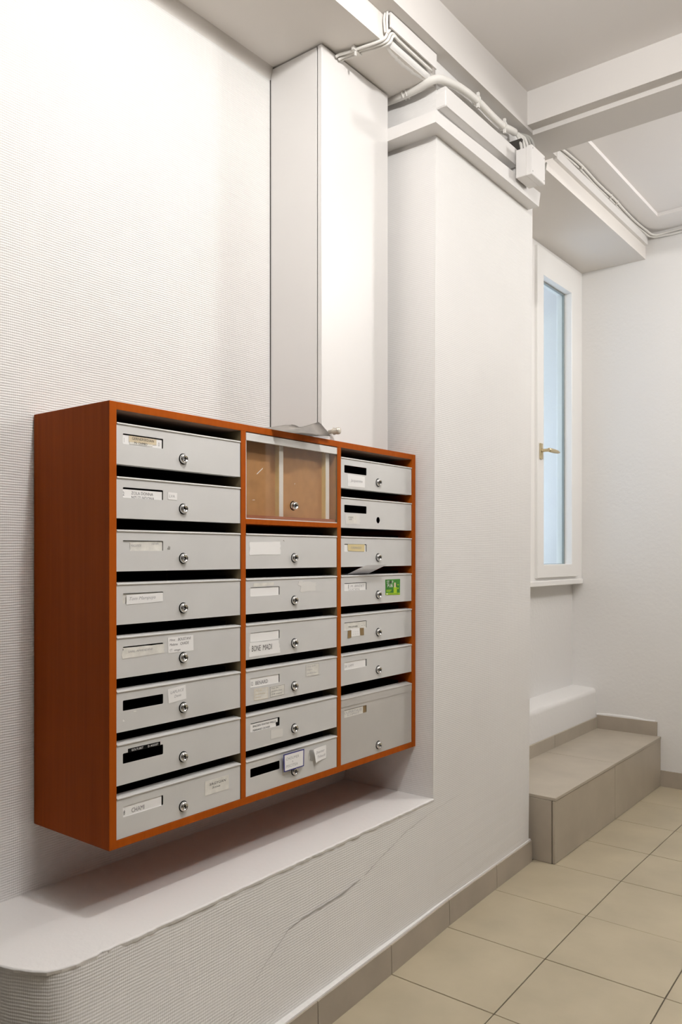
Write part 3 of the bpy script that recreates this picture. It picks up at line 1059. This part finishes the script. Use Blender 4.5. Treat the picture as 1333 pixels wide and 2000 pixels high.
letter(bm, 'Douceur', PP, 1, None, 0.14, 0.58, 0.86, 0.78, 0.3)
letter(bm, 'Thibault', PP, 1, None, 0.22, 0.22, 0.92, 0.42, 0.3)
o = obj('sticker', bm, [M_paper, M_faint], d)
o['label'] = 'white note peeling off on its left side'
card('glue_mark', [(1.6200, 0.6440), (1.6220, 0.6180), (1.6330, 0.6150), (1.6320, 0.6440)], [M_mark], parent=d, jag=0.06)
# column 3
d = make_door(3, BOT[0], BOT[0] + DH, label='door with an empty black slot and a pale sticker below it')
card('sticker', [(1.7834, 1.3850), (1.7848, 1.3502), (1.8653, 1.3519), (1.8653, 1.3830)], [M_paper, M_faint], [('Jacquemine', 0.18, 0.42, 0.84, 0.66, 1, 0.2)], parent=d)
d = make_door(3, BOT[1], BOT[1] + DH, lock=False, hole=True, label='door with an empty black slot and a round hole instead of a lock')
card('sticker', [(1.7740, 1.2731), (1.7752, 1.2441), (1.8407, 1.2463), (1.8397, 1.2737)], [M_clear, M_pencil, M_aged], [('SYNDIC', 0.18, 0.60, 0.55, 0.76), ('2000', 0.20, 0.42, 0.44, 0.54)], parent=d, jag=0.03,
     extra=[(0.12, 0.12, 0.80, 0.84, 2, 0.0001)])
d = make_door(3, BOT[2], BOT[2] + DH, label='door with a yellow name card')
card('name_card', slot_q(3, BOT[2], 0.0, 0.002, 0, 0.002), [M_paper], x=XI + 0.0004, parent=d)
card('name_card', [(1.7857, 1.1885), (1.7874, 1.1700), (1.8650, 1.1682), (1.8650, 1.1890)], [M_cream, M_faint], [('OUEDRAOGO', 0.16, 0.36, 0.80, 0.68, 1, 0.1)], x=XD - 0.0004, parent=d, label='yellow paper name card')
d = make_door(3, BOT[3], BOT[3] + DH, label='door with a scribbled card and a green sticker')
card('name_card', slot_q(3, BOT[3], 0.0, 0.002, 0, 0.0015), [M_paper, M_faint, M_pencil],
     [('M. BRIDET', 0.30, 0.52, 0.92, 0.82, 1, 0.2), ('LUCIEN', 0.22, 0.12, 0.70, 0.40, 1, 0.2), ('II', 0.20, 0.4, 0.24, 0.9, 2)], x=XI + 0.0008, parent=d)
gq = [(1.9679, 1.0854), (1.9689, 1.0396), (2.0449, 1.0375), (2.0460, 1.0854)]
bm = bmesh.new()
o = card('sticker', gq, [M_green, M_paper, M_lime, M_tan, M_ink],
         [('ST', 0.08, 0.72, 0.26, 0.93), ('P', 0.43, 0.72, 0.52, 0.93), ('PUB', 0.12, 0.50, 0.48, 0.70)], parent=d,
         extra=[(0.28, 0.77, 0.41, 0.88, 4), (0.0, 0.0, 1.0, 0.13, 2), (0.55, 0.12, 0.78, 0.50, 2, 0.00015), (0.58, 0.48, 0.70, 0.78, 3, 0.0002), (0.05, 0.28, 0.40, 0.33, 2), (0.05, 0.20, 0.34, 0.24, 2), (0.06, 0.03, 0.13, 0.11, 1, 0.00035), (0.80, 0.60, 0.92, 0.66, 2), (0.82, 0.36, 0.90, 0.46, 2), (0.20, 0.05, 0.90, 0.08, 0, 0.0003)],
         label='square green no-advertising sticker')
d = make_door(3, BOT[4], BOT[4] + DH, label='door with a card and a slip held by two strips of brown tape')
card('name_card', slot_q(3, BOT[4], 0.0, 0.001, -0.006, 0.0015), [M_aged, M_ink], [('PELLISSIER', 0.22, 0.52, 0.62, 0.66), ('ET', 0.78, 0.56, 0.98, 0.60)], x=XI + 0.0008, parent=d)
card('sticker', [(1.7960, 0.9515), (1.7965, 0.9290), (1.8440, 0.9290), (1.8425, 0.9510)], [M_paper, M_faint], [('~ ~ ~', 0.2, 0.5, 0.8, 0.7), ('~ ~ ~', 0.2, 0.2, 0.8, 0.4)], parent=d)
card('tape_strip', [(1.7840, 0.9470), (1.7840, 0.9260), (1.8000, 0.9270), (1.8000, 0.9475)], [M_tape], x=XD + 0.0012, parent=d, label='brown tape strip')
card('tape_strip', [(1.8400, 0.9510), (1.8420, 0.9300), (1.8600, 0.9290), (1.8590, 0.9500)], [M_tape], x=XD + 0.0012, parent=d, label='brown tape strip')
d = make_door(3, BOT[5], BOT[5] + DH, label='door with a plain white printed card numbered 20')
card('name_card', slot_q(3, BOT[5], 0.0, 0.003, 0, 0.0005), [M_paper, M_faint], [('20', 0.06, 0.40, 0.16, 0.66), ('LAMY', 0.22, 0.40, 0.46, 0.70)], x=XI + 0.0008, parent=d)
ZBIG = 0.7600
d = make_door(3, BOT[7], ZBIG, sz=(0.1285, 0.1492), lockz=0.0235, big=True, label='tall bottom door with a stained card and brown end')
card('name_card', slot_q(3, BOT[7], 0.0, 0.016, 0, 0.0012, sz=(0.1285, 0.1492)), [M_aged, M_faint], [('OUPERTHUIS', 0.04, 0.52, 0.94, 0.84), ('SCHMIDT', 0.18, 0.20, 0.80, 0.48)], x=XI + 0.0008, parent=d)
card('name_card', [(1.8560, 0.7280), (1.8560, 0.7040), (1.8800, 0.7040), (1.8800, 0.7280)], [M_tape], x=XI + 0.0002, parent=d)

for i in range(8):
    zt = (BOT[i - 1] if i else 1.4555) - 0.002
    compartment(1, BOT[i], BOT[i] + DH + 0.008)
    if i >= 2:
        compartment(2, BOT[i], BOT[i] + DH + 0.008)
    if i <= 5:
        compartment(3, BOT[i], BOT[i] + DH + 0.008)
compartment(3, BOT[7], ZBIG + 0.004)

# notice case behind plexiglass, top of the middle column
nb = one_box('notice_panel', -1.4060, -1.4020, 1.3822, 1.7358, 1.2455, 1.4555, M_corkb, mb)
nb['label'] = 'brown hardboard back of the empty notice case'
for yc in (1.5170, 1.7043):
    bm = bmesh.new()
    box(bm, -1.4020, -1.3880, yc, yc + 0.0155, 1.2475, 1.4550, 0)
    bm.normal_update()
    for f in bm.faces:
        f.material_index = 1 if abs(f.calc_center_median().y - yc) < 1e-4 else 0
    o = obj('batten', bm, [M_white, M_yel], mb)
    o['label'] = 'white batten with a yellowed side'
one_box('case_side', -1.4020, XD - 0.0035, 1.7338, 1.7358, 1.2475, 1.4550, M_corkb, mb)
one_box('case_rail', -1.3860, XD - 0.0035, 1.3824, 1.7356, 1.2455, 1.2560, M_rail, mb)
px = one_box('plexiglass_front', XD - 0.003, XD, 1.3835, 1.7345, 1.2462, 1.4535, M_plexi, mb)
bm = bmesh.new()
box(bm, XD - 0.004, XD + 0.0018, 1.3830, 1.7350, 1.4345, 1.4530, 0, 0.0006)
o = obj('holding_strip', bm, M_aluband, px)
bm = bmesh.new()
box(bm, XD - 0.0032, XD + 0.0010, 1.3832, 1.7348, 1.2458, 1.2478, 0)
box(bm, XD - 0.0032, XD + 0.0006, 1.3832, 1.3846, 1.2458, 1.4345, 0)
obj('plexiglass_edge', bm, M_clear, px)
lk = make_lock(px, 1.5545, 1.2850)
lk.scale = (1.5, 1, 1)
for (ya, za, yb, zb2, w) in ((1.4210, 1.356, 1.4420, 1.372, 0.0011), (1.4130, 1.378, 1.4132, 1.390, 0.0008), (1.4090, 1.292, 1.4092, 1.304, 0.0007), (1.4060, 1.292, 1.4140, 1.2925, 0.0005), (1.560, 1.341, 1.562, 1.343, 0.0012)):
    bm = bmesh.new()
    bm.faces.new([bm.verts.new(p) for p in ((XD + 0.0003, ya, za - w), (XD + 0.0003, yb, zb2 - w), (XD + 0.0003, yb, zb2 + w), (XD + 0.0003, ya, za + w))])
    obj('scratch', bm, M_clear, px)

# ------------------------------------------------------------------ loose papers
# folded leaflet lying on top of the bank, overhanging its front edge
bm = bmesh.new()
NU, NV = 14, 6
G = []
for i in range(NU + 1):
    u = i / NU
    row = []
    for j in range(NV + 1):
        v = j / NV                       # 0 back .. 1 front edge
        x = -1.500 + v * 0.175 - 0.05 * u * (1 - v)
        y = 1.470 + u * 0.178
        lift = 0.004 + 0.006 * math.exp(-((u - 0.18) / 0.10) ** 2) * v + 0.026 * v * max(0, 1 - (0.74 - u) / 0.42 if u < 0.74 else 1 - (u - 0.74) / 0.24) ** 1.15
        droop = -0.006 * max(0, v - 0.7) / 0.3 * (u > 0.93)
        row.append(bm.verts.new((x, y, 1.4725 + lift + droop)))
    G.append(row)
for i in range(NU):
    for j in range(NV):
        bm.faces.new((G[i][j], G[i][j + 1], G[i + 1][j + 1], G[i + 1][j])).smooth = True
r = bmesh.ops.solidify(bm, geom=bm.faces[:], thickness=0.0012)
o = obj('leaflet', bm, M_news)
tag(o, 'creased grey leaflet lying on top of the mailbox bank, over its front edge', 'leaflet')
# second folded sheet under it
bm = bmesh.new()
G = []
for i in range(9):
    u = i / 8
    row = []
    for j in range(4):
        v = j / 3
        row.append(bm.verts.new((-1.470 + v * 0.108, 1.555 + u * 0.125 + 0.012 * v, 1.4722 + 0.0015 + 0.003 * math.sin(3 * u) * v)))
    G.append(row)
for i in range(8):
    for j in range(3):
        bm.faces.new((G[i][j], G[i][j + 1], G[i + 1][j + 1], G[i + 1][j]))
bmesh.ops.solidify(bm, geom=bm.faces[:], thickness=0.0006)
o = obj('envelope', bm, M_env)
tag(o, 'thin white envelope under the creased leaflet, on the mailbox bank by the knob', 'envelope')
# letter sticking out of a slot in the third column
bm = bmesh.new()
zc = BOT[3] + DH
pq = [(-1.388, 1.802, zc + 0.0035), (-1.388, 1.905, zc + 0.0035), (-1.345, 1.935, zc + 0.0290), (-1.345, 1.835, zc + 0.0290)]
a = [bm.verts.new(p) for p in pq]
mid0 = [bm.verts.new((-1.366, 1.820, zc + 0.0175)), bm.verts.new((-1.366, 1.922, zc + 0.0175))]
inn = [bm.verts.new((-1.430, 1.790, zc + 0.0040)), bm.verts.new((-1.430, 1.890, zc + 0.0040))]
bm.faces.new((inn[0], inn[1], a[1], a[0]))
bm.faces.new((a[0], a[1], mid0[1], mid0[0]))
bm.faces.new((mid0[0], mid0[1], a[2], a[3]))
bmesh.ops.solidify(bm, geom=bm.faces[:], thickness=0.0010)
o = obj('letter', bm, M_env)
tag(o, 'white letter sticking out of the slot above the door with the green sticker', 'letter')

# ------------------------------------------------------------------ trunkings, cables, junction box
# duct cover on the soffit fascia
bm = bmesh.new()
prism(bm, [(-1.311, 1.872, 2.6805), (-1.2925, 1.872, 2.6805), (-1.2925, 1.872, 2.644), (-1.288, 1.872, 2.644), (-1.288, 1.872, 2.6865), (-1.311, 1.872, 2.6865)],
      [(-1.311, 2.119, 2.6805), (-1.2925, 2.119, 2.6805), (-1.2925, 2.119, 2.642), (-1.288, 2.119, 2.642), (-1.288, 2.119, 2.6865), (-1.311, 2.119, 2.6865)])
bmesh.ops.recalc_face_normals(bm, faces=bm.faces)
o = obj('cable_cover', bm, M_gloss)
tag(o, 'short white L-shaped cable cover on the soffit edge by the duct top', 'cable cover')
# ragged plaster between soffit and cover
bm = bmesh.new()
rg = []
for k in range(26):
    t = k / 25
    y = 1.885 + t * 0.235
    w = 0.004 + 0.018 * math.sin(math.pi * min(1, t * 1.05)) * R.uniform(0.7, 1.1)
    rg.append((bm.verts.new((-1.311, y, 2.640)), bm.verts.new((-1.306, y, 2.612)), bm.verts.new((-1.314 - w, y, 2.6085))))
for a, b in zip(rg, rg[1:]):
    for k in range(2):
        bm.faces.new((a[k], b[k], b[k + 1], a[k + 1])).smooth = True
o = obj('trim_3', bm, M_plaster)
structure(o, 'ragged strip of filler plaster on the soffit edge', 'trim')
# three cables from the duct top over the soffit to the cover
for k, (dy, dz) in enumerate(((0.0, 0.0), (0.0125, -0.002), (0.025, 0.001))):
    bm = bmesh.new()
    tube(bm, [(-1.4455, 1.820 + dy, 2.594 + dz), (-1.436, 1.825 + dy, 2.599 + dz), (-1.410, 1.834 + dy * 0.9, 2.601), (-1.370, 1.842 + dy * 0.8, 2.6025),
              (-1.330, 1.850 + dy * 0.9, 2.603), (-1.303, 1.862 + dy, 2.612), (-1.2985, 1.875 + dy, 2.636), (-1.2990, 1.905 + dy, 2.656 - k * 0.0095), (-1.3000, 2.00, 2.656 - k * 0.0095), (-1.3000, 2.108, 2.655 - k * 0.0095)], 0.0042, 8)
    o = obj('cable', bm, M_cable)
    tag(o, ['thin white painted cable nearest the camera, crossing the soffit from the duct top',
            'thin white painted cable, middle of three crossing the soffit from the duct top',
            'thin white painted cable nearest the pillar, crossing the soffit from the duct top'][k], 'cable', 'cables crossing the soffit by the duct')
bm = bmesh.new()
box(bm, -1.392, -1.384, 1.826, 1.866, 2.597, 2.610)
box(bm, -1.390, -1.386, 1.836, 1.842, 2.585, 2.600)
o = obj('cable_clip', bm, M_cable)
tag(o, 'white cable clip holding three thin cables on the soffit', 'clip')
# thin riser beside the cover
bm = bmesh.new()
tube(bm, [(-1.305, 1.868, 2.688), (-1.304, 1.862, 2.665), (-1.3035, 1.866, 2.630)], 0.0035, 6)
tube(bm, [(-1.297, 1.868, 2.688), (-1.296, 1.864, 2.665), (-1.297, 1.868, 2.625)], 0.0035, 6)
o = obj('cable_riser', bm, M_cable)
tag(o, 'pair of short white cables rising at the near end of the cable cover', 'cable')

# thick conduit over the pillar head
cond = empty('conduit', (-1.30, 2.3, 2.62))
tag(cond, 'thick off-white conduit bending around the top of the pillar', 'conduit')
bm = bmesh.new()
tube(bm, [(-1.500, 2.125, 2.612), (-1.450, 2.122, 2.607), (-1.400, 2.118, 2.604), (-1.350, 2.113, 2.603), (-1.312, 2.108, 2.606), (-1.286, 2.122, 2.613), (-1.280, 2.170, 2.624),
          (-1.280, 2.25, 2.641), (-1.280, 2.36, 2.648), (-1.280, 2.46, 2.643), (-1.280, 2.545, 2.643), (-1.282, 2.60, 2.655), (-1.288, 2.65, 2.668)], 0.0125, 12)
obj('tube', bm, M_cable, cond)
for (x, y, z, ax) in ((-1.405, 2.118, 2.604, 0), (-1.280, 2.355, 2.648, 1), (-1.280, 2.545, 2.643, 1), (-1.392, 2.118, 2.604, 0)):
    bm = bmesh.new()
    pts = []
    for k in range(9):
        a = math.radians(-60 + 300 * k / 8)
        if ax == 0:
            pts.append((x, y + 0.0138 * math.cos(a), z + 0.0138 * math.sin(a)))
        else:
            pts.append((x + 0.0138 * math.cos(a), y, z + 0.0138 * math.sin(a)))
    tube(bm, pts, 0.0028, 6)
    if ax:
        box(bm, x + 0.002, x + 0.010, y - 0.004, y + 0.004, z - 0.026, z - 0.012)
        box(bm, x + 0.002, x + 0.010, y - 0.004, y + 0.004, z + 0.012, z + 0.024)
    else:
        box(bm, x - 0.004, x + 0.004, y - 0.004, y + 0.004, z + 0.012, z + 0.022)
    obj('conduit_clip', bm, M_cable, cond)

# trunking on the pillar
bm = bmesh.new()
box(bm, -1.320, -1.276, 2.152, 2.648, 2.541, 2.602, 0, 0.001)
box(bm, -1.2765, -1.2745, 2.152, 2.648, 2.541, 2.572, 0, 0.0005)
o = obj('trunking', bm, M_gloss)
tag(o, 'long white trunking fixed above the band on the pillar front', 'trunking')
bm = bmesh.new()
box(bm, -1.322, -1.272, 2.146, 2.156, 2.538, 2.588, 0, 0.003)
cap = obj('end_cap', bm, M_gloss, o)
# junction box
jb = empty('junction_box', (-1.225, 2.66, 2.53))
tag(jb, 'white junction box at the far top corner of the pillar', 'junction box')
bm = bmesh.new()
box(bm, -1.262, -1.222, 2.606, 2.712, 2.480, 2.578, 0, 0.002)
obj('box', bm, M_gloss, jb)
bm = bmesh.new()
box(bm, -1.2225, -1.200, 2.604, 2.714, 2.478, 2.581, 0, 0.002)
obj('cover', bm, M_gloss, jb)
for (y, z) in ((2.612, 2.490), (2.706, 2.490), (2.706, 2.570), (2.612, 2.570)):
    bm = bmesh.new()
    lathe_x(bm, -1.2003, y, z, [(0, 0.0028), (0.001, 0.0022), (0.001, 0.0)], 8)
    obj('screw', bm, M_bare, jb)
one_box('mounting_block', -1.322, -1.262, 2.654, 2.704, 2.512, 2.574, M_plaster, jb, 0.004)
# stubs of cable entering the box from the conduit
for k in range(5):
    bm = bmesh.new()
    dy = 0.012 * k
    tube(bm, [(-1.290 + 0.004 * k, 2.656 + dy * 0.3, 2.672 - 0.002 * k), (-1.278 + 0.008 * k, 2.664 + dy * 0.5, 2.650), (-1.262 + 0.007 * k, 2.650 + dy, 2.612), (-1.254 + 0.006 * k, 2.640 + dy, 2.574)], 0.0050, 8)
    obj('cable_tail', bm, M_cable if k < 3 else M_bare, jb)
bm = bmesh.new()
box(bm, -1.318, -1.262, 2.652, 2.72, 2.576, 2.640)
o = obj('gap_shade_block', bm, M_gap)  # solid block, coloured dark to read as a shaded gap
structure(o, 'dark block standing in for the shaded gap behind the cables above the junction box', 'shade block')
# bare cables leaving on the far side
fan = [((-1.215, 2.713, 2.565), (-1.240, 2.765, 2.600), (-1.275, 2.83, 2.655)), ((-1.215, 2.713, 2.545), (-1.245, 2.775, 2.585), (-1.285, 2.86, 2.650)),
       ((-1.212, 2.713, 2.520), (-1.240, 2.780, 2.565), (-1.283, 2.88, 2.655)), ((-1.212, 2.713, 2.505), (-1.236, 2.785, 2.555), (-1.278, 2.90, 2.650)),
       ((-1.225, 2.713, 2.575), (-1.250, 2.750, 2.612), (-1.285, 2.80, 2.662))]
for k, p in enumerate(fan):
    bm = bmesh.new()
    tube(bm, p, 0.0042, 6)
    obj('cable_tail', bm, M_bare if k % 2 else M_cable, jb)
for k in range(5):
    bm = bmesh.new()
    y = 2.632 + k * 0.019
    tube(bm, [(-1.255, y, 2.482), (-1.262, y + 0.004, 2.500), (-1.285, y + 0.01, 2.512)], 0.0048, 6)
    obj('cable_tail', bm, M_bare if k % 2 else M_cable, jb)

# trunking and cables on the window-bay fascia
bm = bmesh.new()
y0, y1 = 3.03, 4.158
box(bm, -1.306, -1.289, y0, y1, 2.722, 2.760, 0, 0.001)
o = obj('trunking', bm, M_gloss)
tag(o, 'long white trunking on the edge of the window-bay soffit', 'trunking')
for k in range(2):
    bm = bmesh.new()
    z0_ = 2.7665 + k * 0.004
    x0_ = -1.296 + k * 0.0135
    pts = [(x0_ - 0.004, 3.045, z0_), (x0_, 3.10, z0_ + 0.002), (x0_ + 0.006, 3.25, z0_ + 0.003), (x0_ + 0.002, 3.45, z0_ + 0.001), (x0_ + 0.004, 3.65, z0_ + 0.002), (x0_, 3.80, z0_ + 0.0005), (x0_, 3.95, z0_),
           (x0_ + 0.006, 4.08, z0_ + 0.001), (x0_ + 0.030, 4.148 - 0.006 * k, z0_ - 0.012), (x0_ + 0.10, 4.163, z0_ - 0.015 + 0.009 * k), (x0_ + 0.22, 4.165, z0_ - 0.014 + 0.010 * k), (x0_ + 0.7, 4.166, z0_ - 0.012 + 0.012 * k)]
    tube(bm, pts, 0.0052 if k else 0.0056, 8)
    o = obj('cable', bm, M_cable)
    tag(o, ['lower off-white cable on the window-bay trunking, turning along the end wall', 'upper off-white cable on the window-bay trunking, turning along the end wall'][k], 'cable', 'cables along the window-bay trunking')
for y in (3.25, 3.60, 3.68):
    bm = bmesh.new()
    box(bm, -1.303, -1.274, y, y + 0.008, 2.761, 2.781, 0, 0.001)
    o = obj('cable_clip', bm, M_cable)
    tag(o, {3.25: 'cable clip nearest the beam on the window-bay trunking', 3.60: 'middle cable clip on the window-bay trunking', 3.68: 'cable clip nearest the end wall on the window-bay trunking'}[y], 'clip', 'clips on the window-bay trunking')

# ------------------------------------------------------------------ rub marks on the parapet
scuff(dense([(1.30, 0.185, 0.4), (1.36, 0.222, 0.6), (1.44, 0.262, 1.0), (1.50, 0.270, 2.0), (1.58, 0.272, 2.4), (1.66, 0.276, 2.2), (1.74, 0.287, 1.2)]), 0.0011)
scuff(dense([(1.76, 0.290, 1.0), (1.85, 0.318, 0.7), (1.98, 0.352, 0.8), (2.12, 0.372, 0.4), (2.30, 0.385, 0.3)]), 0.0009)
scuff(dense([(1.150, 0.100, 0.4), (1.20, 0.135, 0.8), (1.245, 0.160, 0.5)]), 0.0009)
scuff(dense([(1.165, 0.075, 0.8), (1.20, 0.098, 1.4), (1.225, 0.110, 0.6)]), 0.0011)
